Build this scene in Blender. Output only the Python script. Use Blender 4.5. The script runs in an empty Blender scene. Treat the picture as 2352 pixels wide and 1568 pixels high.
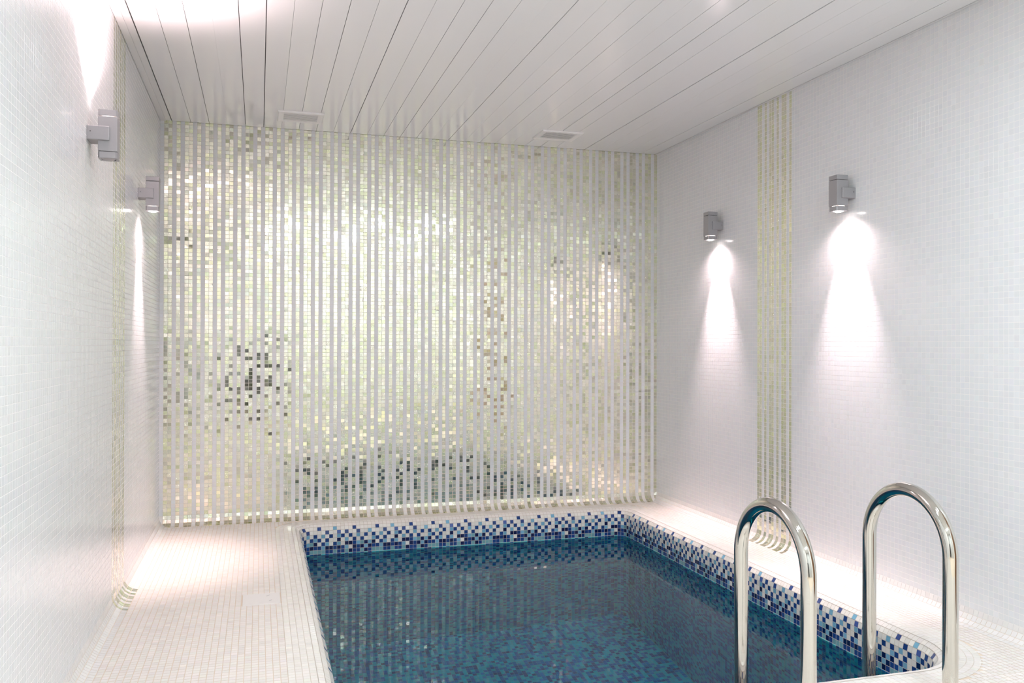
import bpy, bmesh, math, random
import numpy as np
from mathutils import Matrix, Vector

random.seed(7)
RNG = np.random.default_rng(11)
scn = bpy.context.scene
COL = scn.collection

# ------------------------------------------------------------------ camera
CAM = np.array([0.527, -5.138, 1.007])
F_PX = 1989.3
YAW, PITCH, ROLL = 0.28456, 0.003645, 0.00225
r0 = np.array([math.cos(YAW), -math.sin(YAW), 0.0])
fw = np.array([math.sin(YAW) * math.cos(PITCH), math.cos(YAW) * math.cos(PITCH), math.sin(PITCH)])
u0 = np.cross(r0, fw)
cr, sr = math.cos(ROLL), math.sin(ROLL)
AX_R = cr * r0 + sr * u0
AX_U = -sr * r0 + cr * u0
cam_d = bpy.data.cameras.new('camera')
cam_d.sensor_fit = 'HORIZONTAL'
cam_d.sensor_width = 36.0
cam_d.lens = F_PX * 36.0 / 2352.0
cam_d.clip_start = 0.02
cam_d.clip_end = 60
cam = bpy.data.objects.new('camera', cam_d)
COL.objects.link(cam)
M = Matrix.Identity(4)
for i in range(3):
    M[i][0] = AX_R[i]; M[i][1] = AX_U[i]; M[i][2] = -fw[i]; M[i][3] = CAM[i]
cam.matrix_world = M
scn.camera = cam

# ------------------------------------------------------------------ world, exposure
w = bpy.data.worlds.new('world'); scn.world = w
w.use_nodes = True
w.node_tree.nodes['Background'].inputs[0].default_value = (0.8, 0.85, 0.9, 1)
w.node_tree.nodes['Background'].inputs[1].default_value = 0.05
scn.view_settings.view_transform = 'Standard'
scn.view_settings.look = 'None'
scn.view_settings.exposure = 0.30
scn.view_settings.gamma = 1.0
scn.view_settings.use_curve_mapping = False
cy = scn.cycles
cy.max_bounces = 8
cy.diffuse_bounces = 4
cy.glossy_bounces = 4
cy.transmission_bounces = 4
cy.use_adaptive_sampling = True
cy.adaptive_threshold = 0.05
cy.adaptive_min_samples = 24
cy.sample_clamp_indirect = 6.0
cy.blur_glossy = 0.4

CEILING_W = 23.5          # watts of each recessed ceiling lamp
LAMP_CORE_W = 100.0        # watts of a wall lamp's narrow beam
LAMP_WIDE_W = 7.0         # watts of a wall lamp's spill
LAMP_UP_W = 62.0           # watts of the upward lamp's flood
LAMP_COLOR = (1.0, 0.77, 0.80)
ROOM_COLOR = (0.82, 0.935, 1.0)

# ------------------------------------------------------------------ room dimensions (metres; deck at z = 0)
P = 0.0215                 # mosaic pitch
W = 140 * P                # room width
H = 2.243                  # ceiling height
YF = -6.4                  # front wall behind the camera
TILE_END = -4.6            # mosaic built this far towards the camera's back
RC = 0.055                 # cove / coping radius
TH = 0.00025                # how proud a tile stands
PXL, PYB, RW = 0.757, -0.200, 0.0658     # pool: left wall, back wall, radius of the far corners
NBX, NSY, NNX = 84, 112, 72               # whole tiles along the far, side and near edges
PXR = PXL + 2 * RW + NBX * P
RN = (PXR - PXL - NNX * P) / 2            # the near corners are rounder
PYN = PYB - RW - RN - NSY * P
# far right, near right, near left, far left: centre, radius, first angle
CORNERS = [(PXR - RW, PYB - RW, RW, math.pi / 2), (PXR - RN, PYN + RN, RN, 0.0),
           (PXL + RN, PYN + RN, RN, -math.pi / 2), (PXL + RW, PYB - RW, RW, math.pi)]
def outline(off, n):
    return [(cx + (r + off) * math.cos(a0 - q / n * math.pi / 2), cy + (r + off) * math.sin(a0 - q / n * math.pi / 2))
            for (cx, cy, r, a0) in CORNERS for q in range(n + 1)]
WATER_Z = -RC - 5 * P - 0.004
NROW = 76
PBOT = -RC - NROW * P

# ------------------------------------------------------------------ helpers
def link(o, parent=None):
    COL.objects.link(o)
    if parent is not None:
        o.parent = parent
    return o

def mesh_obj(name, verts, faces, mat, parent=None, smooth=False, autosmooth=None):
    me = bpy.data.meshes.new(name)
    me.from_pydata([tuple(v) for v in verts], [], faces)
    me.update()
    if mat:
        me.materials.append(mat)
    if smooth:
        me.shade_smooth()
    o = bpy.data.objects.new(name, me)
    return link(o, parent)

def bm_obj(name, bm, mat, parent=None, smooth=False):
    me = bpy.data.meshes.new(name)
    bm.normal_update()
    bm.to_mesh(me); bm.free()
    me.materials.append(mat)
    if smooth:
        me.shade_smooth()
    return link(bpy.data.objects.new(name, me), parent)

def empty(name, loc):
    o = bpy.data.objects.new(name, None)
    o.location = loc
    o.empty_display_size = 0.05
    return link(o)

def tag(o, label, cat, group=None, kind=None):
    o['label'] = label
    o['category'] = cat
    if group: o['group'] = group
    if kind: o['kind'] = kind
    return o

def add_box(bm, x0, x1, y0, y1, z0, z1, bevel=0.0):
    r = bmesh.ops.create_cube(bm, size=1.0)
    vs = r['verts']
    for v in vs:
        v.co = Vector(((x0 + x1) / 2 + v.co.x * (x1 - x0), (y0 + y1) / 2 + v.co.y * (y1 - y0), (z0 + z1) / 2 + v.co.z * (z1 - z0)))
    if bevel > 0:
        es = list({e for v in vs for e in v.link_edges})
        bmesh.ops.bevel(bm, geom=es, offset=bevel, segments=2, profile=0.5, affect='EDGES')

def box_obj(name, b, mat, parent=None, bevel=0.0):
    bm = bmesh.new()
    add_box(bm, *b, bevel=bevel)
    return bm_obj(name, bm, mat, parent)

def tube(name, pts, rad, mat, parent=None, seg=28, caps=True):
    pts = [np.array(p, float) for p in pts]
    verts, faces = [], []
    n = len(pts)
    ref = None
    for i, p in enumerate(pts):
        t = pts[min(i + 1, n - 1)] - pts[max(i - 1, 0)]
        t /= np.linalg.norm(t)
        if ref is None:
            ref = np.cross(t, [1, 0, 0]) if abs(t[0]) < 0.9 else np.cross(t, [0, 1, 0])
        ref = ref - t * ref.dot(t)
        ref /= np.linalg.norm(ref)
        b = np.cross(t, ref)
        for k in range(seg):
            a = 2 * math.pi * k / seg
            verts.append(p + rad * (math.cos(a) * ref + math.sin(a) * b))
    for i in range(n - 1):
        for k in range(seg):
            k2 = (k + 1) % seg
            faces.append((i * seg + k, i * seg + k2, (i + 1) * seg + k2, (i + 1) * seg + k))
    if caps:
        faces.append(tuple(range(seg - 1, -1, -1)))
        faces.append(tuple((n - 1) * seg + k for k in range(seg)))
    return mesh_obj(name, verts, faces, mat, parent, smooth=True)

def lathe(name, prof, center, mat, parent=None, seg=32, axis='z'):
    verts, faces = [], []
    for (r, h) in prof:
        for k in range(seg):
            a = 2 * math.pi * k / seg
            if axis == 'z':
                v = (center[0] + r * math.cos(a), center[1] + r * math.sin(a), center[2] + h)
            elif axis == 'y':
                v = (center[0] + r * math.cos(a), center[1] + h, center[2] + r * math.sin(a))
            else:
                v = (center[0] + h, center[1] + r * math.cos(a), center[2] + r * math.sin(a))
            verts.append(v)
    m = len(prof)
    for i in range(m - 1):
        for k in range(seg):
            k2 = (k + 1) % seg
            faces.append((i * seg + k, i * seg + k2, (i + 1) * seg + k2, (i + 1) * seg + k))
    faces.append(tuple(range(seg - 1, -1, -1)))
    faces.append(tuple((m - 1) * seg + k for k in range(seg)))
    o = mesh_obj(name, verts, faces, mat, parent)
    return o

# ------------------------------------------------------------------ materials
def principled(name, color=(0.8, 0.8, 0.8), rough=0.4, metal=0.0, spec=0.5, emit=None, estr=0.0):
    m = bpy.data.materials.new(name); m.use_nodes = True
    b = m.node_tree.nodes['Principled BSDF']
    b.inputs['Base Color'].default_value = (*color, 1)
    b.inputs['Roughness'].default_value = rough
    b.inputs['Metallic'].default_value = metal
    b.inputs['Specular IOR Level'].default_value = spec
    if emit:
        b.inputs['Emission Color'].default_value = (*emit, 1)
        b.inputs['Emission Strength'].default_value = estr
    return m

def noise_bump(m, scale, strength, dist=0.001, detail=2.0, rough_var=None):
    nt = m.node_tree; b = nt.nodes['Principled BSDF']
    tc = nt.nodes.new('ShaderNodeTexCoord')
    nz = nt.nodes.new('ShaderNodeTexNoise')
    nz.inputs['Scale'].default_value = scale
    nz.inputs['Detail'].default_value = detail
    nt.links.new(tc.outputs['Object'], nz.inputs['Vector'])
    bp = nt.nodes.new('ShaderNodeBump')
    bp.inputs['Strength'].default_value = strength
    bp.inputs['Distance'].default_value = dist
    nt.links.new(nz.outputs['Fac'], bp.inputs['Height'])
    nt.links.new(bp.outputs['Normal'], b.inputs['Normal'])
    return nz, bp

def attr_tile(name, rough, metal=0.0, spec=0.5, bump=None):
    m = principled(name, rough=rough, metal=metal, spec=spec)
    nt = m.node_tree; b = nt.nodes['Principled BSDF']
    a = nt.nodes.new('ShaderNodeAttribute'); a.attribute_name = 'tint'
    nt.links.new(a.outputs['Color'], b.inputs['Base Color'])
    return m, a

M_white, _ = attr_tile('white_glass_mosaic', 0.16)
noise_bump(M_white, 160, 0.05, 0.0006)
M_deck, _ = attr_tile('deck_mosaic', 0.28)
M_blue, _ = attr_tile('blue_glass_mosaic', 0.14)
noise_bump(M_blue, 160, 0.08, 0.0006)
M_gold, _a = attr_tile('gold_leaf_mosaic', 0.10, metal=1.0)
nt = M_gold.node_tree
_nz, _bp = noise_bump(M_gold, 340, 1.0, 0.0014, detail=1.0)
_mul = nt.nodes.new('ShaderNodeMath'); _mul.operation = 'MULTIPLY'
_mul.inputs[1].default_value = 0.95
nt.links.new(_a.outputs['Alpha'], _mul.inputs[0])
nt.links.new(_mul.outputs[0], _bp.inputs['Strength'])

M_grout_wall = principled('wall_grout', (0.86, 0.835, 0.815), 0.8)
M_grout_gold = principled('end_wall_grout', (0.74, 0.71, 0.66), 0.8)
M_grout_deck = principled('deck_grout', (0.80, 0.67, 0.54), 0.85)
M_grout_pool = principled('pool_grout', (0.58, 0.51, 0.43), 0.8)
for _m in (M_grout_wall, M_grout_deck, M_grout_pool):
    noise_bump(_m, 300, 0.3, 0.0004)
M_paint = principled('white_paint', (0.60, 0.60, 0.59), 0.5)
M_plank = principled('lacquered_plank', (0.90, 0.895, 0.895), 0.15, spec=0.45)
noise_bump(M_plank, 3.0, 0.02, 0.002)
M_void = principled('ceiling_void', (0.03, 0.03, 0.03), 0.9)
M_trim = principled('ceiling_trim', (0.80, 0.79, 0.78), 0.35)
M_vent = principled('vent_plastic', (0.90, 0.885, 0.87), 0.35)
M_ventdark = principled('vent_duct', (0.35, 0.35, 0.35), 0.8)
M_lampgrey = principled('lamp_grey_aluminium', (0.36, 0.35, 0.36), 0.42, metal=0.25)
noise_bump(M_lampgrey, 900, 0.08, 0.0003)
M_lampdark = principled('lamp_gasket', (0.03, 0.03, 0.03), 0.6)
M_lens_on = principled('lit_lens', (1, 1, 1), 0.3, emit=(1.0, 0.88, 0.86), estr=14.0)
M_core_on = principled('lit_core', (1, 1, 1), 0.3, emit=(1.0, 0.80, 0.72), estr=5.0)
M_lens_off = principled('unlit_lens', (0.42, 0.38, 0.38), 0.12)
M_chrome = principled('polished_steel', (0.63, 0.61, 0.56), 0.05, metal=1.0)
noise_bump(M_chrome, 60, 0.02, 0.0005)
M_rubber = principled('black_rubber', (0.02, 0.02, 0.02), 0.6)
M_lid = principled('lid_plastic', (0.84, 0.80, 0.77), 0.35)
M_slot = principled('lid_slot', (0.20, 0.18, 0.18), 0.6)
M_mark = principled('lid_grip', (0.60, 0.57, 0.57), 0.6)
M_wood = principled('brown_wood', (0.20, 0.095, 0.04), 0.4)
M_wood_n, _ = noise_bump(M_wood, 25, 0.2, 0.001)
M_cloth = principled('dark_cloth', (0.012, 0.012, 0.014), 0.85)
M_skin = principled('skin', (0.45, 0.26, 0.19), 0.55)
M_hair = principled('dark_hair', (0.02, 0.013, 0.01), 0.6)
M_diffuser = principled('lamp_diffuser', (1, 1, 1), 0.4, emit=ROOM_COLOR, estr=6.0)

for _m in (M_lens_on, M_core_on, M_diffuser):
    _m.cycles.emission_sampling = 'NONE'      # the lamps inside do the lighting

# pool water: a clear body that bends and tints the light going through it
M_water = bpy.data.materials.new('pool_water'); M_water.use_nodes = True
nt = M_water.node_tree
nt.nodes.remove(nt.nodes['Principled BSDF'])
_out = nt.nodes['Material Output']
_tc = nt.nodes.new('ShaderNodeTexCoord')
_nz = nt.nodes.new('ShaderNodeTexNoise'); _nz.inputs['Scale'].default_value = 4.0; _nz.inputs['Detail'].default_value = 2.0
_bp = nt.nodes.new('ShaderNodeBump'); _bp.inputs['Strength'].default_value = 0.012; _bp.inputs['Distance'].default_value = 0.01
_rf = nt.nodes.new('ShaderNodeBsdfRefraction'); _rf.inputs['Color'].default_value = (0.075, 0.78, 0.93, 1)
_rf.inputs['IOR'].default_value = 1.333; _rf.inputs['Roughness'].default_value = 0.0
_gl = nt.nodes.new('ShaderNodeBsdfGlossy'); _gl.inputs['Color'].default_value = (0.92, 0.97, 1.0, 1); _gl.inputs['Roughness'].default_value = 0.0
_fr = nt.nodes.new('ShaderNodeFresnel'); _fr.inputs['IOR'].default_value = 1.19
_mx = nt.nodes.new('ShaderNodeMixShader')
nt.links.new(_tc.outputs['Object'], _nz.inputs['Vector']); nt.links.new(_nz.outputs['Fac'], _bp.inputs['Height'])
for _n in (_rf, _gl, _fr):
    nt.links.new(_bp.outputs['Normal'], _n.inputs['Normal'])
nt.links.new(_fr.outputs['Fac'], _mx.inputs['Fac'])
nt.links.new(_rf.outputs['BSDF'], _mx.inputs[1]); nt.links.new(_gl.outputs['BSDF'], _mx.inputs[2])
nt.links.new(_mx.outputs['Shader'], _out.inputs['Surface'])

# ------------------------------------------------------------------ mosaic machinery
class Tiles:
    """collects tiles as arrays: centre, two half edges, normal, colour, material"""
    def __init__(self):
        self.C, self.U, self.V, self.N, self.K, self.M = [], [], [], [], [], []
    def add(self, C, U, V, N, hu, hv, K, m):
        n = len(C)
        if n == 0: return
        bc = lambda a: np.broadcast_to(np.asarray(a, float), (n, 3)).copy()
        self.C.append(np.asarray(C, float)); self.U.append(bc(U) * np.reshape(hu, (-1, 1)) if np.ndim(hu) else bc(U) * hu)
        self.V.append(bc(V) * np.reshape(hv, (-1, 1)) if np.ndim(hv) else bc(V) * hv); self.N.append(bc(N))
        self.K.append(np.asarray(K, float)); self.M.append(np.full(n, m, int) if np.ndim(m) == 0 else np.asarray(m, int))
    def cat(self):
        return [np.concatenate(a) for a in (self.C, self.U, self.V, self.N, self.K, self.M)]

def project(pts):
    d = pts - CAM
    z = d @ fw
    z = np.where(np.abs(z) < 1e-6, 1e-6, z)
    return 1176 + F_PX * (d @ AX_R) / z, 784 - F_PX * (d @ AX_U) / z, z

def jitter(U, V, N, sig):
    """tilt each tile a little, as hand-laid mosaic is"""
    n = len(N)
    a = RNG.normal(0, 1, (n, 1)) * np.reshape(sig, (-1, 1)); c = RNG.normal(0, 1, (n, 1)) * np.reshape(sig, (-1, 1))
    lu = np.linalg.norm(U, axis=1, keepdims=True); lv = np.linalg.norm(V, axis=1, keepdims=True)
    u = U / lu; v = V / lv
    n2 = N + a * u + c * v
    n2 /= np.linalg.norm(n2, axis=1, keepdims=True)
    u2 = u - n2 * np.sum(u * n2, 1, keepdims=True); u2 /= np.linalg.norm(u2, axis=1, keepdims=True)
    v2 = np.cross(n2, u2)
    return u2 * lu, v2 * lv, n2

CH = 0.975
def tile_geometry(C, U, V, N, th):
    n = len(C)
    s = [(-1, -1), (1, -1), (1, 1), (-1, 1)]
    vs = np.empty((n, 8, 3))
    for i, (a, c) in enumerate(s):
        vs[:, i] = C + a * U + c * V - N * 0.0001
        vs[:, 4 + i] = C + a * U * CH + c * V * CH + N * th
    f = np.array([[4, 5, 6, 7], [0, 1, 5, 4], [1, 2, 6, 5], [2, 3, 7, 6], [3, 0, 4, 7]])
    fs = f[None] + (np.arange(n) * 8)[:, None, None]
    return vs.reshape(-1, 3), fs.reshape(-1, 4)

def raw_mesh(name, vs, fs, fcol, fmat, mats):
    me = bpy.data.meshes.new(name)
    nf = len(fs)
    me.vertices.add(len(vs)); me.vertices.foreach_set('co', vs.astype(np.float32).ravel())
    me.loops.add(nf * 4); me.loops.foreach_set('vertex_index', fs.astype(np.int32).ravel())
    me.polygons.add(nf)
    me.polygons.foreach_set('loop_start', np.arange(0, nf * 4, 4, dtype=np.int32))
    me.update(calc_edges=True)
    me.polygons.foreach_set('material_index', fmat.astype(np.int32))
    for m in mats: me.materials.append(m)
    at = me.attributes.new('tint', 'FLOAT_COLOR', 'CORNER')
    at.data.foreach_set('color', np.repeat(fcol, 4, axis=0).astype(np.float32).ravel())
    me.validate()
    me.shade_flat()
    return me

_single = {}
def single_tile_mesh(hu, hv, col, mat, th):
    key = (round(hu, 4), round(hv, 4), tuple(np.round(col, 2)), mat.name)
    if key not in _single:
        vs, fs = tile_geometry(np.zeros((1, 3)), np.array([[hu, 0, 0]]), np.array([[0, hv, 0]]), np.array([[0, 0, 1.0]]), th)
        _single[key] = raw_mesh('tile', vs, fs, np.tile(np.array(key[2]), (5, 1)), np.zeros(5), [mat])
    return _single[key]

def emit_tiles(T, parent, mats, pick=300, allowed=None, sig=0.003, th=TH, stuff='mosaic_tiles'):
    C, U, V, N, K, Mi = T.cat()
    sg = np.where(np.isin(Mi, [i for i, m in enumerate(mats) if m is M_gold]), 0.010, sig)
    U, V, N = jitter(U, V, N, sg)
    x, y, z = project(C)
    x1, y1, _ = project(C + U); x2, y2, _ = project(C + V)
    area = np.abs((x1 - x) * (y2 - y) - (x2 - x) * (y1 - y)) * 4
    view = np.sum((CAM - C) * N, 1) > 0
    ok = view & (z > 0.2) & (x > 4) & (x < 2348) & (y > 4) & (y < 1564)
    if allowed is not None: ok &= allowed(C)
    area = np.where(ok, area, -1)
    order = np.argsort(-area)[:pick]
    order = order[area[order] > 0]
    mask = np.ones(len(C), bool); mask[order] = False
    vs, fs = tile_geometry(C[mask], U[mask], V[mask], N[mask], th)
    me = raw_mesh(stuff, vs, fs, np.repeat(K[mask], 5, axis=0), np.repeat(Mi[mask], 5), mats)
    o = link(bpy.data.objects.new(stuff, me), parent)
    o['kind'] = 'stuff'
    px = parent.matrix_basis.translation if parent.type == 'EMPTY' else Vector((0, 0, 0))
    o.location = -px
    for i in order:
        hu = np.linalg.norm(U[i]); hv = np.linalg.norm(V[i])
        me = single_tile_mesh(hu, hv, K[i], mats[Mi[i]], th)
        t = bpy.data.objects.new('tile', me)
        m = Matrix.Identity(4)
        for a in range(3):
            m[a][0] = U[i][a] / hu; m[a][1] = V[i][a] / hv; m[a][2] = N[i][a]; m[a][3] = C[i][a] - px[a]
        t.matrix_local = m
        link(t, parent)

def colours(n, base, var=0.012, hue=0.005):
    k = np.ones((n, 4))
    k[:, :3] = np.array(base)[None] * (1 + RNG.normal(0, var, (n, 1))) + RNG.normal(0, hue, (n, 3))
    return np.clip(k, 0, 1)

def gold_colours(n):
    k = np.ones((n, 4))
    base = np.array([[0.83, 0.81, 0.66], [0.80, 0.82, 0.57], [0.85, 0.82, 0.71], [0.78, 0.79, 0.66], [0.83, 0.78, 0.65]])
    k[:, :3] = base[RNG.choice(5, n, p=[.36, .26, .18, .12, .08])] * 0.95 * (1 + RNG.normal(0, 0.03, (n, 1)))
    k[:, 3] = np.where(RNG.random(n) < 0.66, RNG.uniform(0.45, 1.0, n), 0.02)
    return np.clip(k, 0, 1)

WHITE = (0.78, 0.785, 0.795)
DECK = (0.845, 0.785, 0.73)
TW = 0.0200 / 2             # half tile

def wall_rows(depth_dir):
    """rows of a wall from ceiling to the toe of its cove: (offset from wall, z, normal part, up part)"""
    rows = []
    nz = int(math.ceil((H - RC) / P))
    for j in range(nz):
        rows.append((0.0, RC + (j + 0.5) * P, 1.0, 0.0))
    for a in range(4):
        t = (a + 0.5) * math.pi / 8
        rc = RC * math.cos(math.pi / 16) - 0.0003
        rows.append((RC - rc * math.cos(t), RC - rc * math.sin(t), math.cos(t), math.sin(t)))
    return rows

def build_wall_tiles(T, origin, along, normal, ncol, gold):
    origin = np.array(origin, float); along = np.array(along, float); normal = np.array(normal, float)
    cols = np.arange(ncol)
    up = np.array([0, 0, 1.0])
    U = along
    if np.dot(np.cross(U, up), normal) < 0:
        U = -along
    g = np.array([gold(c) for c in cols])
    for (off, z, cn, cu) in wall_rows(None):
        C = origin[None] + along[None] * ((cols + 0.5) * P)[:, None] + normal[None] * off + up[None] * z
        N = normal * cn + up * cu
        Vv = up * cn - normal * cu
        base = WHITE if off == 0 else tuple(0.4 * np.array(WHITE) + 0.6 * np.array(DECK))
        K = np.where(g[:, None], gold_colours(ncol), colours(ncol, base))
        T.add(C, U, Vv, N, TW, TW, K, np.where(g, 1, 0))

def wall_base(name, origin, along, normal, length, mat, thick=0.10):
    """slab with the quarter-round cove at its foot, one closed profile swept along the wall"""
    origin = np.array(origin, float); along = np.array(along, float); normal = np.array(normal, float)
    prof = [(-thick, H + 0.06), (0.0, H + 0.06), (0.0, RC)]
    for a in range(1, 9):
        t = a * math.pi / 16
        prof.append((RC - RC * math.cos(t), RC - RC * math.sin(t)))
    prof += [(RC, -0.004), (RC, PBOT - 0.06), (-thick, PBOT - 0.06)]
    vs, fs = [], []
    m = len(prof)
    for e in (0.0, length):
        for (o, z) in prof:
            vs.append(origin + along * e + normal * o + np.array([0, 0, z]))
    for i in range(m):
        j = (i + 1) % m
        fs.append((i, j, m + j, m + i))
    fs.append(tuple(range(m - 1, -1, -1))); fs.append(tuple(range(m, 2 * m)))
    o = mesh_obj(name, vs, fs, mat)
    o.data.materials.append(M_grout_deck)
    for i in range(4, 12):
        o.data.polygons[i].material_index = 1
    bm = bmesh.new(); bm.from_mesh(o.data); bmesh.ops.recalc_face_normals(bm, faces=bm.faces[:]); bm.to_mesh(o.data); bm.free()
    return o

# ------------------------------------------------------------------ walls
wb = tag(wall_base('wall_back', (0, 0, 0), (1, 0, 0), (0, -1, 0), W, M_grout_gold),
         'far end wall of the pool room covered in vertical stripes of pale gold and white mosaic', 'wall', kind='structure')
T = Tiles()
build_wall_tiles(T, (0, 0, 0), (1, 0, 0), (0, -1, 0), 140, lambda c: c > 0 and ((c - 1) % 5) in (0, 1, 3))
emit_tiles(T, wb, [M_white, M_gold])

STRIPE = [1, 1, 0, 1, 0, 1, 1, 0, 1, 0, 1, 1, 0, 1]
NC = int(-TILE_END / P)
wr = tag(wall_base('wall_right', (W, 0.1, 0), (0, -1, 0), (-1, 0, 0), -YF + 0.2, M_grout_wall),
         'white mosaic side wall with two lit lamps and one band of pale gold stripes, behind the ladder', 'wall', kind='structure')
T = Tiles()
build_wall_tiles(T, (W, 0, 0), (0, -1, 0), (-1, 0, 0), NC, lambda c: 55 <= c < 69 and STRIPE[c - 55])
emit_tiles(T, wr, [M_white, M_gold])

wl = tag(wall_base('wall_left', (0, 0.1, 0), (0, -1, 0), (1, 0, 0), -YF + 0.2, M_grout_wall),
         'white mosaic side wall whose near lamp throws its beam up to the ceiling', 'wall', kind='structure')
T = Tiles()
build_wall_tiles(T, (0, 0, 0), (0, -1, 0), (1, 0, 0), NC, lambda c: 60 <= c < 74 and STRIPE[c - 60])
emit_tiles(T, wl, [M_white, M_gold])

wf = tag(box_obj('wall_front', (0, W, YF - 0.1, YF, -0.12, H + 0.06), M_paint),
         'plain white wall behind the viewpoint, opposite the gold mosaic', 'wall', kind='structure')

# ------------------------------------------------------------------ deck
hx0, hx1, hy0, hy1 = PXL - RC, PXR + RC, PYN - RC, PYB + RC
bm = bmesh.new()
add_box(bm, 0.0, hx0, YF, 0.0, -0.12, -0.0006)
add_box(bm, hx1, W, YF, 0.0, -0.12, -0.0006)
add_box(bm, hx0, hx1, hy1, 0.0, -0.12, -0.0006)
add_box(bm, hx0, hx1, YF, hy0, -0.12, -0.0006)
for (cx_, cy_, hx_) in ((PXR - RN, PYN + RN, hx1), (PXL + RN, PYN + RN, hx0)):
    sx = 1 if hx_ > cx_ else -1
    c0 = bm.verts.new((hx_, hy0, -0.0006))
    arc = [bm.verts.new((cx_ + sx * (RN + RC + .012) * math.cos(a), cy_ - (RN + RC + .012) * math.sin(a), -0.0006)) for a in [k / 12 * math.pi / 2 for k in range(13)]]
    for a, b_ in zip(arc, arc[1:]):
        bm.faces.new((c0, a, b_) if sx < 0 else (c0, b_, a))
floor = tag(bm_obj('floor', bm, M_grout_deck), 'warm white mosaic deck running round the sunken pool', 'floor', kind='structure')
RING = 4
ox0, ox1, oy0, oy1 = hx0 - RING * P, hx1 + RING * P, hy0 - RING * P, hy1 + RING * P
_px = (ox0 - RC) / round((ox0 - RC) / P); _py = (-RC - oy0) / round((-RC - oy0) / P)
_r = round((-1.655 - oy0) / _py)
LID = (RC + 19 * _px, RC + 26 * _px, oy0 + _r * _py, oy0 + (_r + 7) * _py)
T = Tiles()
def deck_grid(x0, x1, y0, y1, keep=None):
    nx = max(1, round((x1 - x0) / P)); ny = max(1, round((y1 - y0) / P))
    px, py = (x1 - x0) / nx, (y1 - y0) / ny
    X, Y = np.meshgrid(x0 + (np.arange(nx) + .5) * px, y0 + (np.arange(ny) + .5) * py)
    C = np.stack([X.ravel(), Y.ravel(), np.zeros(X.size)], 1)
    k = ~((C[:, 0] > LID[0]) & (C[:, 0] < LID[1]) & (C[:, 1] > LID[2]) & (C[:, 1] < LID[3]))
    if keep is not None: k &= keep(C)
    C = C[k]
    T.add(C, (1, 0, 0), (0, 1, 0), (0, 0, 1), px / 2 - .0011, py / 2 - .0008, colours(len(C), DECK, 0.025, 0.008), 0)
deck_grid(RC, ox0, oy0, -RC)
deck_grid(ox1, W - RC, oy0, -RC)
deck_grid(RC, W - RC, TILE_END, oy0)
for (ax, ay, r_, a0) in CORNERS:
    rr = r_ + RC + RING * P
    sx, sy = (1 if ax > 1.7 else -1), (1 if ay > -1.5 else -1)
    xa, xb = sorted((ax, ax + sx * rr)); ya, yb = sorted((ay, ay + sy * rr))
    deck_grid(xa, xb, ya, yb, keep=lambda C: np.hypot(C[:, 0] - ax, C[:, 1] - ay) > rr + .005)
emit_tiles(T, floor, [M_deck], sig=0.006)

# ------------------------------------------------------------------ pool
pool = empty('swimming_pool', ((PXL + PXR) / 2, (PYB + PYN) / 2, PBOT))
tag(pool, 'small sunken plunge pool with rounded coping of blue, light blue and white mosaic', 'pool')
PO = np.array(pool.location)

def perimeter(off):
    """runs of the rounded outline at an outward offset: list of (points, tangents, width, first column index or None)"""
    runs = []
    starts = [(PXL + RW, PYB + off), (PXR + off, PYB - RW), (PXR - RN, PYN - off), (PXL - off, PYN + RN)]
    dirs = [(1, 0), (0, -1), (-1, 0), (0, 1)]
    lens = [NBX, NSY, NNX, NSY]
    idx = -1
    for k in range(4):
        d = np.array(dirs[k], float)
        n = lens[k]
        pts = np.array(starts[k])[None] + d[None] * ((np.arange(n) + .5) * P)[:, None]
        runs.append((pts, np.tile(d, (n, 1)), P, idx + np.arange(n)))
        idx += n
        cx, cy, r, a0 = CORNERS[k]
        n0 = round(math.pi / 2 * r / P)
        r = r + off
        nc = max(3, round(math.pi / 2 * r / P))
        ang = a0 - (np.arange(nc) + .5) / nc * math.pi / 2
        ri = r * math.cos(math.pi / 4 / nc) - 0.0003
        pts = np.stack([cx + ri * np.cos(ang), cy + ri * np.sin(ang)], 1)
        tan = np.stack([np.sin(ang), -np.cos(ang)], 1)
        runs.append((pts, tan, 2 * r * math.sin(math.pi / 4 / nc), idx + np.arange(nc)))
        idx += n0
    return runs

MAT = ["d...l....d.....",
       "..d..m.d..d..l.",
       ".l.d.ld.d.l.d.d",
       "d.d..n.l.d.d..l",
       ".dl.dl.nndlgnln",
       "dlnndndl.ndnlnd",
       "ggddgddgnddgndg"]
PAL = {'.': (0.80, 0.77, 0.71), 'd': (0.012, 0.052, 0.215), 'n': (0.004, 0.010, 0.075), 'm': (0.060, 0.120, 0.36),
       'l': (0.19, 0.42, 0.58), 'g': (0.17, 0.36, 0.40)}
DEEP = np.array([[0.08, 0.56, 0.60], [0.10, 0.62, 0.64], [0.010, 0.15, 0.42], [0.02, 0.24, 0.50], [0.006, 0.06, 0.22]])
def deep_colours(n):
    k = np.ones((n, 4))
    k[:, :3] = DEEP[RNG.choice(5, n, p=[.26, .20, .22, .18, .14])] * (1 + RNG.normal(0, .06, (n, 1)))
    return np.clip(k, 0, 1)
def mat_colours(row, idx):
    k = np.ones((len(idx), 4))
    for i, c in enumerate(idx):
        k[i, :3] = PAL[MAT[row][int(c) % 15]]
    k[:, :3] *= (1 + RNG.normal(0, .05, (len(idx), 1)))
    return np.clip(k, 0, 1)
T = Tiles()
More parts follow.
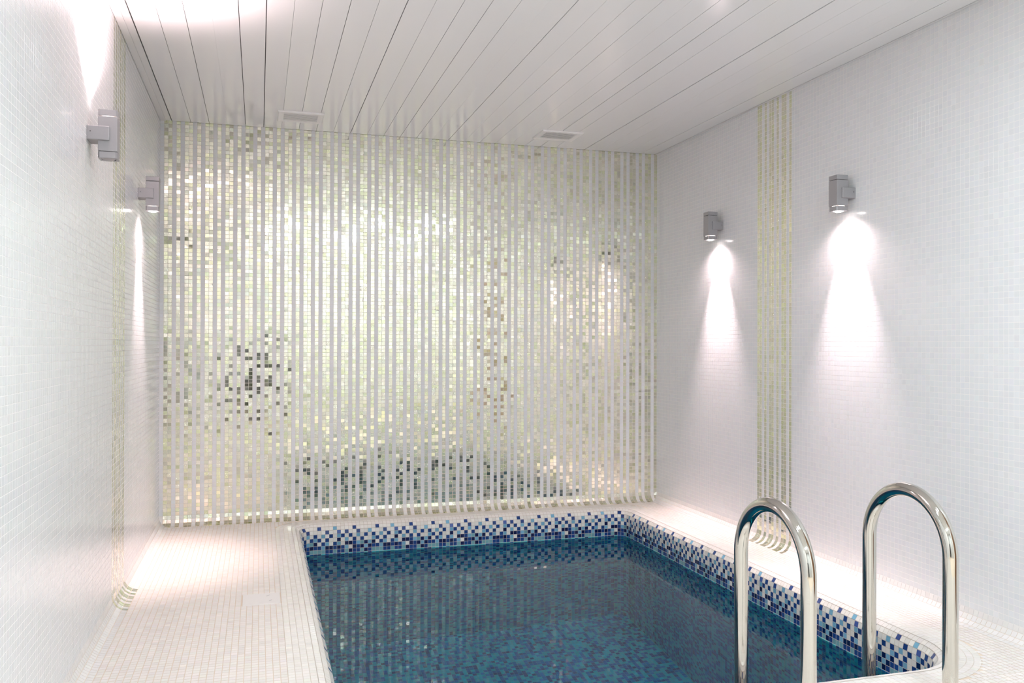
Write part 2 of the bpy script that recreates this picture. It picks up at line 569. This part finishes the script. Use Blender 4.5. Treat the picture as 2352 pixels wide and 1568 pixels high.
for row in range(-2 - RING, NROW + 2):
    if row < -2:
        off, z, cn, cu = RC + (-3 - row + .5) * P, 0.0, 0.0, 1.0
    elif row < 2:
        t = (1 - row + .5) * math.pi / 8
        off, z, cn, cu = RC - RC * math.cos(t), -RC + RC * math.sin(t), math.cos(t), math.sin(t)
    else:
        off, z, cn, cu = 0.0, -RC - (row - 2 + .5) * P, 1.0, 0.0
    for (pts, tan, wid, idx) in perimeter(off):
        n = len(pts)
        C = np.column_stack([pts, np.full(n, z)])
        t3 = np.column_stack([tan, np.zeros(n)])
        inw = np.column_stack([tan[:, 1], -tan[:, 0], np.zeros(n)])
        N = inw * cn + np.array([[0, 0, cu]])
        Vv = -inw * cu + np.array([[0, 0, cn]])
        if row < 0:
            K = colours(n, (0.82, 0.775, 0.725), 0.02, 0.006)
        elif row <= 6:
            K = mat_colours(row, idx)
        else:
            K = deep_colours(n)
        T.add(C, t3, Vv, N, wid / 2 - .00075, TW, K, 0)
X, Y = np.meshgrid(np.arange(PXL + P / 2, PXR, P), np.arange(PYN + P / 2, PYB, P))
C = np.stack([X.ravel(), Y.ravel(), np.full(X.size, PBOT)], 1)
T.add(C, (1, 0, 0), (0, 1, 0), (0, 0, 1), TW, TW, deep_colours(len(C)), 0)

# shell behind the pool mosaic: one swept profile and a bottom
prof = [(RC + RING * P, 0.0)]
for a in range(9):
    t = math.pi / 2 - a * math.pi / 16
    prof.append((RC - RC * math.cos(t), -RC + RC * math.sin(t)))
prof.append((0.0, PBOT))
vs, fs = [], []
npth = None
for (off, z) in prof:
    path = [(x - PO[0], y - PO[1], z - PO[2]) for x, y in outline(off, 16)]
    npth = len(path)
    vs += path
for i in range(len(prof) - 1):
    for k in range(npth):
        k2 = (k + 1) % npth
        fs.append((i * npth + k, (i + 1) * npth + k, (i + 1) * npth + k2, i * npth + k2))
fs.append(tuple((len(prof) - 1) * npth + k for k in range(npth)))
shell = mesh_obj('basin_shell', vs, fs, M_grout_pool, pool)
emit_tiles(T, pool, [M_blue], allowed=lambda C: C[:, 2] > WATER_Z, sig=0.005)

# ------------------------------------------------------------------ water
path = outline(0.002, 12)
n = len(path)
vs = [(x, y, WATER_Z) for x, y in path] + [(x, y, PBOT - 0.02) for x, y in path]
fs = [tuple(range(n - 1, -1, -1)), tuple(range(n, 2 * n))] + [(i, (i + 1) % n, n + (i + 1) % n, n + i) for i in range(n)]
water = mesh_obj('pool_water', vs, fs, M_water)
tag(water, 'still blue-green water filling the mosaic plunge pool', 'water', kind='stuff')

# ------------------------------------------------------------------ ceiling
ceil = tag(box_obj('ceiling', (0.0, W, YF, 0.0, H + 0.012, H + 0.06), M_void), 'white ceiling of long glossy planks above the pool', 'ceiling', kind='structure')
NPL, X0P, X1P = 30, 0.0624, 2.992
pp = (X1P - X0P) / NPL
bm = bmesh.new()
add_box(bm, 0.0008, pp - 0.0008, YF + 0.01, -0.006, H, H + 0.0125, bevel=0.0007)
plank_me = bpy.data.meshes.new('plank'); bm.normal_update(); bm.to_mesh(plank_me); bm.free()
plank_me.materials.append(M_plank)
for i in range(NPL):
    o = bpy.data.objects.new('plank', plank_me)
    o.location = (X0P + i * pp, 0, RNG.normal(0, 0.0001))
    o.rotation_euler = (0, RNG.normal(0, 0.0004), 0)
    link(o, ceil)
bm = bmesh.new()
add_box(bm, 0.001, 0.030, YF, -0.001, H - 0.002, H + 0.012, 0.001)
add_box(bm, 0.030, X0P - 0.004, YF, -0.001, H + 0.001, H + 0.0125, 0.001)
tag(bm_obj('trim_1', bm, M_trim), 'stepped white edge strip where the plank ceiling meets the side wall of the upward lamp', 'trim', kind='structure')
bm = bmesh.new()
add_box(bm, X1P + 0.004, W - 0.001, YF, -0.001, H - 0.001, H + 0.0125, 0.001)
tag(bm_obj('trim_2', bm, M_trim), 'thin white edge strip where the plank ceiling meets the wall behind the ladder', 'trim', kind='structure')

# ------------------------------------------------------------------ ceiling vents
def vent(x0, x1, y0, y1, label, tilt):
    cx, cyy = (x0 + x1) / 2, (y0 + y1) / 2
    v = tag(empty('ceiling_vent', (cx, cyy, H)), label, 'vent', 'ceiling vents by the gold wall')
    hx, hy, bw = (x1 - x0) / 2, (y1 - y0) / 2, 0.031
    bm = bmesh.new()
    zt, zb, zi = 0.002, -0.009, -0.006
    loops = []
    for (a, c, z) in ((hx, hy, zt), (hx, hy, -0.003), (hx - .004, hy - .004, zb), (hx - bw, hy - bw, zi), (hx - bw, hy - bw, zt)):
        loops.append([bm.verts.new((sx * a, sy * c, z)) for sx, sy in ((-1, -1), (1, -1), (1, 1), (-1, 1))])
    for l0, l1 in zip(loops, loops[1:]):
        for k in range(4):
            bm.faces.new((l0[k], l0[(k + 1) % 4], l1[(k + 1) % 4], l1[k]))
    bmesh.ops.recalc_face_normals(bm, faces=bm.faces[:])
    bm_obj('frame', bm, M_vent, v)
    box_obj('duct_back', (-hx + bw, hx - bw, -hy + bw, hy - bw, -0.0005, 0.0015), M_ventdark, v)
    ns = 7
    sp = (2 * (hy - bw)) / ns
    bm = bmesh.new()
    add_box(bm, -hx + bw - .001, hx - bw + .001, -sp * 0.42, sp * 0.42, -0.0007, 0.0007, 0.0003)
    me = bpy.data.meshes.new('slat'); bm.normal_update(); bm.to_mesh(me); bm.free(); me.materials.append(M_vent)
    for i in range(ns):
        s = bpy.data.objects.new('slat', me)
        s.location = (0, -hy + bw + (i + .5) * sp, -0.0048)
        s.rotation_euler = (tilt, 0, 0)
        link(s, v)
    return v
vent(0.622, 0.862, -0.406, -0.200, 'white louvred ceiling vent nearer the upward-shining lamp', 0.08)
vent(2.093, 2.343, -0.415, -0.212, 'white louvred ceiling vent nearer the wall behind the ladder', 0.12)

# ------------------------------------------------------------------ wall lamps
BW2, BH = 0.0285, 0.155      # half width of the square body, full height
def square_ring(bm, hw, r, z0, z1, seg=32):
    """square outside, round hole inside"""
    out = []
    for k in range(seg):
        a = 2 * math.pi * (k + .5) / seg
        c, s = math.cos(a), math.sin(a)
        f = hw / max(abs(c), abs(s))
        out.append((c * f, s * f, c * r, s * r))
    rows = [[bm.verts.new((o[0], o[1], z)) for o in out] for z in (z0, z1)] + [[bm.verts.new((o[2], o[3], z)) for o in out] for z in (z1, z0)]
    for i in range(4):
        a, b_ = rows[i], rows[(i + 1) % 4]
        for k in range(seg):
            k2 = (k + 1) % seg
            bm.faces.new((a[k], a[k2], b_[k2], b_[k]))
    bmesh.ops.recalc_face_normals(bm, faces=bm.faces[:])

def wall_lamp(side, yb, zc, down, up, label):
    d = 1.0 if side == 'left' else -1.0
    wx = 0.0 if side == 'left' else W
    L = tag(empty('wall_lamp', (wx, yb + 0.0375, zc)), label, 'lamp', 'grey wall lamps')
    bx = d * 0.060
    cap = 0.020; gap = 0.0016
    hb = BH / 2
    z_lo, z_hi = -hb + cap + gap, hb - cap - gap
    box_obj('body', (bx - BW2, bx + BW2, -BW2, BW2, z_lo, z_hi), M_lampgrey, L, bevel=0.0012)
    for (nm, za, zb, lit, sgn) in (('bottom_cap', -hb, -hb + cap, down, -1), ('top_cap', hb - cap, hb, up, 1)):
        bm = bmesh.new()
        if lit or nm == 'bottom_cap' or up:
            square_ring(bm, BW2, 0.0225, za, zb)
        else:
            add_box(bm, -BW2, BW2, -BW2, BW2, za, zb, 0.0012)
        c = bm_obj(nm, bm, M_lampgrey, L); c.location = (bx, 0, 0)
        g = (z_lo - gap, z_lo) if sgn < 0 else (z_hi, z_hi + gap)
        lathe('groove_ring', [(0.0268, g[0] - .001), (0.0268, g[1] + .001)], (bx, 0, 0), M_core_on if lit else M_lampdark, L, seg=32)  # at a lit end this ring glows, imitating lamp light leaking from the groove
        if lit or nm == 'bottom_cap' or up:
            ze = za if sgn < 0 else zb
            s = sgn
            lathe('lens', [(0.0224, ze - s * .012), (0.0222, ze - s * .003), (0.019, ze - s * .0005), (0.012, ze + s * .004), (0.003, ze + s * .005)],
                  (bx, 0, 0), M_lens_on if lit else M_lens_off, L, seg=32)
        if lit:
            beams = [('beam', LAMP_CORE_W, 54, 1.0, 3.0), ('spill', LAMP_WIDE_W, 150, 1.0, 0.0)]
            if sgn > 0:
                beams = [('beam', LAMP_CORE_W * 1.3, 60, 1.0, 2.0), ('flood', LAMP_UP_W, 122, 1.0, 0.0)]
            for (kind, watts, ang, bl, tilt) in beams:
                ld = bpy.data.lights.new(kind, 'SPOT')
                ld.energy = watts; ld.color = LAMP_COLOR
                ld.spot_size = math.radians(ang); ld.spot_blend = bl
                ld.shadow_soft_size = 0.012
                lo = bpy.data.objects.new(kind, ld)
                lo.location = (bx, 0, (-hb - 0.016) if sgn < 0 else (hb + 0.016))
                lo.rotation_euler = (0, math.radians(tilt) * d, 0) if sgn < 0 else (math.pi, -math.radians(tilt) * d, 0)
                link(lo, L)
    xa, xb = sorted((0.0, d * 0.066))
    br = box_obj('bracket', (xa, xb, -0.0375, 0.0375, -0.0225, 0.0225), M_lampgrey, L, bevel=0.002)
    # set screw seen on the near face of the bracket
    sc = lathe('screw', [(0.0018, -0.0012), (0.0018, 0.0003)], (d * 0.011, -0.0375, 0.0035), M_lampdark, br, seg=12, axis='y')
    return L
wall_lamp('right', -0.840, 1.672, True, False, 'small grey wall lamp between the gold wall and the gold stripe band, shining down')
wall_lamp('right', -1.954, 1.668, True, False, 'grey wall lamp shining down on the white wall above the ladder')
wall_lamp('left', -0.902, 1.692, True, False, 'grey wall lamp shining down beside the corner of the gold wall, opposite the ladder')
wall_lamp('left', -2.121, 1.680, False, True, 'grey wall lamp throwing a bright beam up to the ceiling, its lower lens unlit')

# ------------------------------------------------------------------ deck lid
lx, ly = (LID[0] + LID[1]) / 2, (LID[2] + LID[3]) / 2
lid = tag(empty('access_lid', (lx, ly, 0)), 'square white access lid set flush in the mosaic deck beside the pool', 'lid')
hx, hy = (LID[1] - LID[0]) / 2, (LID[3] - LID[2]) / 2
bm = bmesh.new()
add_box(bm, -hx, hx, -hy, hy, -0.02, -0.010)
bm_obj('well', bm, M_slot, lid)
box_obj('lid_plate', (-hx + .005, hx - .004, -hy + .001, hy - .001, -0.010, 0.0018), M_lid, lid, bevel=0.0008)
for (sx, sy, ln) in ((0.026, 0.040, 0.024), (0.034, -0.030, 0.020)):
    s = lathe('finger_slot', [(0.0022, 0.0012), (0.0022, 0.0022)], (0, 0, 0), M_mark, lid, seg=12)
    s.location = (sx, sy, 0); s.rotation_euler = (0, 0, 0.9); s.scale = (ln / 0.0044, 1, 1)

# ------------------------------------------------------------------ pool ladder
RAILS = ((1.949, -2.784, -3.124, 0.5675), (2.425, -2.772, -3.1135, 0.589))   # x, leg in the pool, leg on the deck, top
LX1, LX2, LYP, RT = RAILS[0][0], RAILS[1][0], -2.778, 0.0212
ladder = tag(empty('pool_ladder', ((LX1 + LX2) / 2, -2.95, 0)), 'polished steel pool ladder with two arched handrails over the pool edge', 'ladder')
LO = np.array(ladder.location)
for (lx_, yp, yd, top) in RAILS:
    R = (yp - yd) / 2
    ym, zt = (yp + yd) / 2, top - RT - R
    pts = [(lx_, yd, -0.06), (lx_, yd, 0.1), (lx_, yd, zt - .05)]
    for k in range(33):
        a = math.pi - math.pi * k / 32
        pts.append((lx_, ym + R * math.cos(a), zt + R * math.sin(a)))
    pts += [(lx_, yp, zt - .05), (lx_, yp, -0.3), (lx_, yp, -1.0)]
    bend = 0.045
    for k in range(1, 9):
        a = k / 8 * math.pi / 2
        pts.append((lx_, yp - bend + bend * math.cos(a), -1.0 - bend * math.sin(a)))
    pts.append((lx_, PYN + 0.025, -1.0 - bend))
    tube('handrail', [np.array(p) - LO for p in pts], RT, M_chrome, ladder, seg=40)
    lathe('flange', [(0.042, 0.001), (0.042, 0.004), (0.034, 0.007), (RT + .0003, 0.009)], (lx_ - LO[0], yd - LO[1], 0), M_chrome, ladder, seg=40)
    lathe('bumper', [(0.026, 0.0), (0.028, 0.012), (0.022, 0.03)], (lx_ - LO[0], PYN + 0.002 - LO[1], -1.0 - bend), M_rubber, ladder, seg=24, axis='y')
for z in (-0.30, -0.55, -0.80):
    t = box_obj('step', (LX1 - LO[0], LX2 - LO[0], LYP - .030 - LO[1], LYP + .045 - LO[1], z - .012, z + .012), M_chrome, ladder, bevel=0.004)

# ------------------------------------------------------------------ behind the viewpoint: lamps of the room, a door
for (x, y, share, lab) in ((0.85, -3.70, 0.26, 'round recessed ceiling lamp over the deck, nearest the upward wall lamp'),
                           (1.55, -3.70, 0.5, 'round recessed ceiling lamp in the middle of the row in front of the pool'),
                           (2.25, -3.70, 0.38, 'round recessed ceiling lamp over the deck behind the ladder'),
                           (0.75, -5.50, 0.62, 'round recessed ceiling lamp by the plain wall, on the side of the upward wall lamp'),
                           (1.50, -5.50, 0.75, 'round recessed ceiling lamp in the middle of the row by the plain wall'),
                           (2.25, -5.50, 0.75, 'round recessed ceiling lamp by the plain wall, on the side of the brown door')):
    c = tag(empty('ceiling_light', (x, y, H)), lab, 'ceiling light', 'recessed ceiling lamps behind the viewpoint')
    lathe('bezel', [(0.125, 0.0), (0.125, -0.004), (0.108, -0.008), (0.104, -0.004)], (0, 0, 0), M_vent, c, seg=40)
    lathe('diffuser', [(0.104, -0.0045), (0.095, -0.007), (0.02, -0.009)], (0, 0, 0), M_diffuser, c, seg=40)
    ld = bpy.data.lights.new('glow', 'AREA'); ld.shape = 'DISK'; ld.size = 0.21
    ld.energy = CEILING_W * share; ld.color = ROOM_COLOR
    lo = bpy.data.objects.new('glow', ld); lo.location = (0, 0, -0.012); link(lo, c)

door = tag(empty('door_1', (W, -4.08, 0)), 'brown wooden door with its frame in the wall behind the ladder, near the viewpoint', 'door', kind='structure')
bm = bmesh.new()
add_box(bm, -0.03, 0.0, -0.48, -0.40, 0.0, 2.06, 0.003); add_box(bm, -0.03, 0.0, 0.40, 0.48, 0.0, 2.06, 0.003); add_box(bm, -0.03, 0.0, -0.48, 0.48, 1.98, 2.06, 0.003)
bm_obj('door_frame', bm, M_wood, door)
box_obj('door_leaf', (-0.02, 0.0, -0.40, 0.40, 0.005, 1.98), M_wood, door, bevel=0.002)
lathe('door_handle', [(0.01, -0.06), (0.01, -0.02)], (0, -0.33, 1.0), M_chrome, door, seg=16, axis='x')

tri = tag(empty('tripod', (0.527, -5.36, 0)), 'black camera tripod standing on the deck at the viewpoint', 'tripod')
tube('column', [(0, 0, 0.45), (0, 0, 0.90)], 0.014, M_rubber, tri, seg=16)
for k in range(3):
    a = math.pi / 2 + k * 2 * math.pi / 3
    tube('leg', [(0.02 * math.cos(a), 0.02 * math.sin(a), 0.80), (0.34 * math.cos(a), 0.34 * math.sin(a), 0.012)], 0.013, M_rubber, tri, seg=14)
lathe('head', [(0.02, 0.88), (0.032, 0.89), (0.032, 0.925), (0.04, 0.93), (0.04, 0.94)], (0, 0, 0), M_rubber, tri, seg=24)
case = tag(empty('photographer_stand_in', (0.50, -5.95, 0)), 'added tall black case on wheels by the plain wall', 'case')  # added unseen dark body, mirrored in the gold tiles as the photographer would be
box_obj('shell', (-0.25, 0.25, -0.15, 0.15, 0.05, 1.10), M_cloth, case, bevel=0.03)
for sx in (-1, 1):
    lathe('wheel', [(0.045, -0.02), (0.048, 0.0), (0.045, 0.02)], (sx * 0.18, 0.08, 0.049), M_rubber, case, seg=20, axis='x')
    lathe('foot', [(0.02, 0.0), (0.02, 0.06)], (sx * 0.18, -0.08, 0.0), M_rubber, case, seg=16)
tube('handle', [(-0.10, 0, 1.08), (-0.10, 0, 1.15), (0.10, 0, 1.15), (0.10, 0, 1.08)], 0.011, M_rubber, case, seg=14)
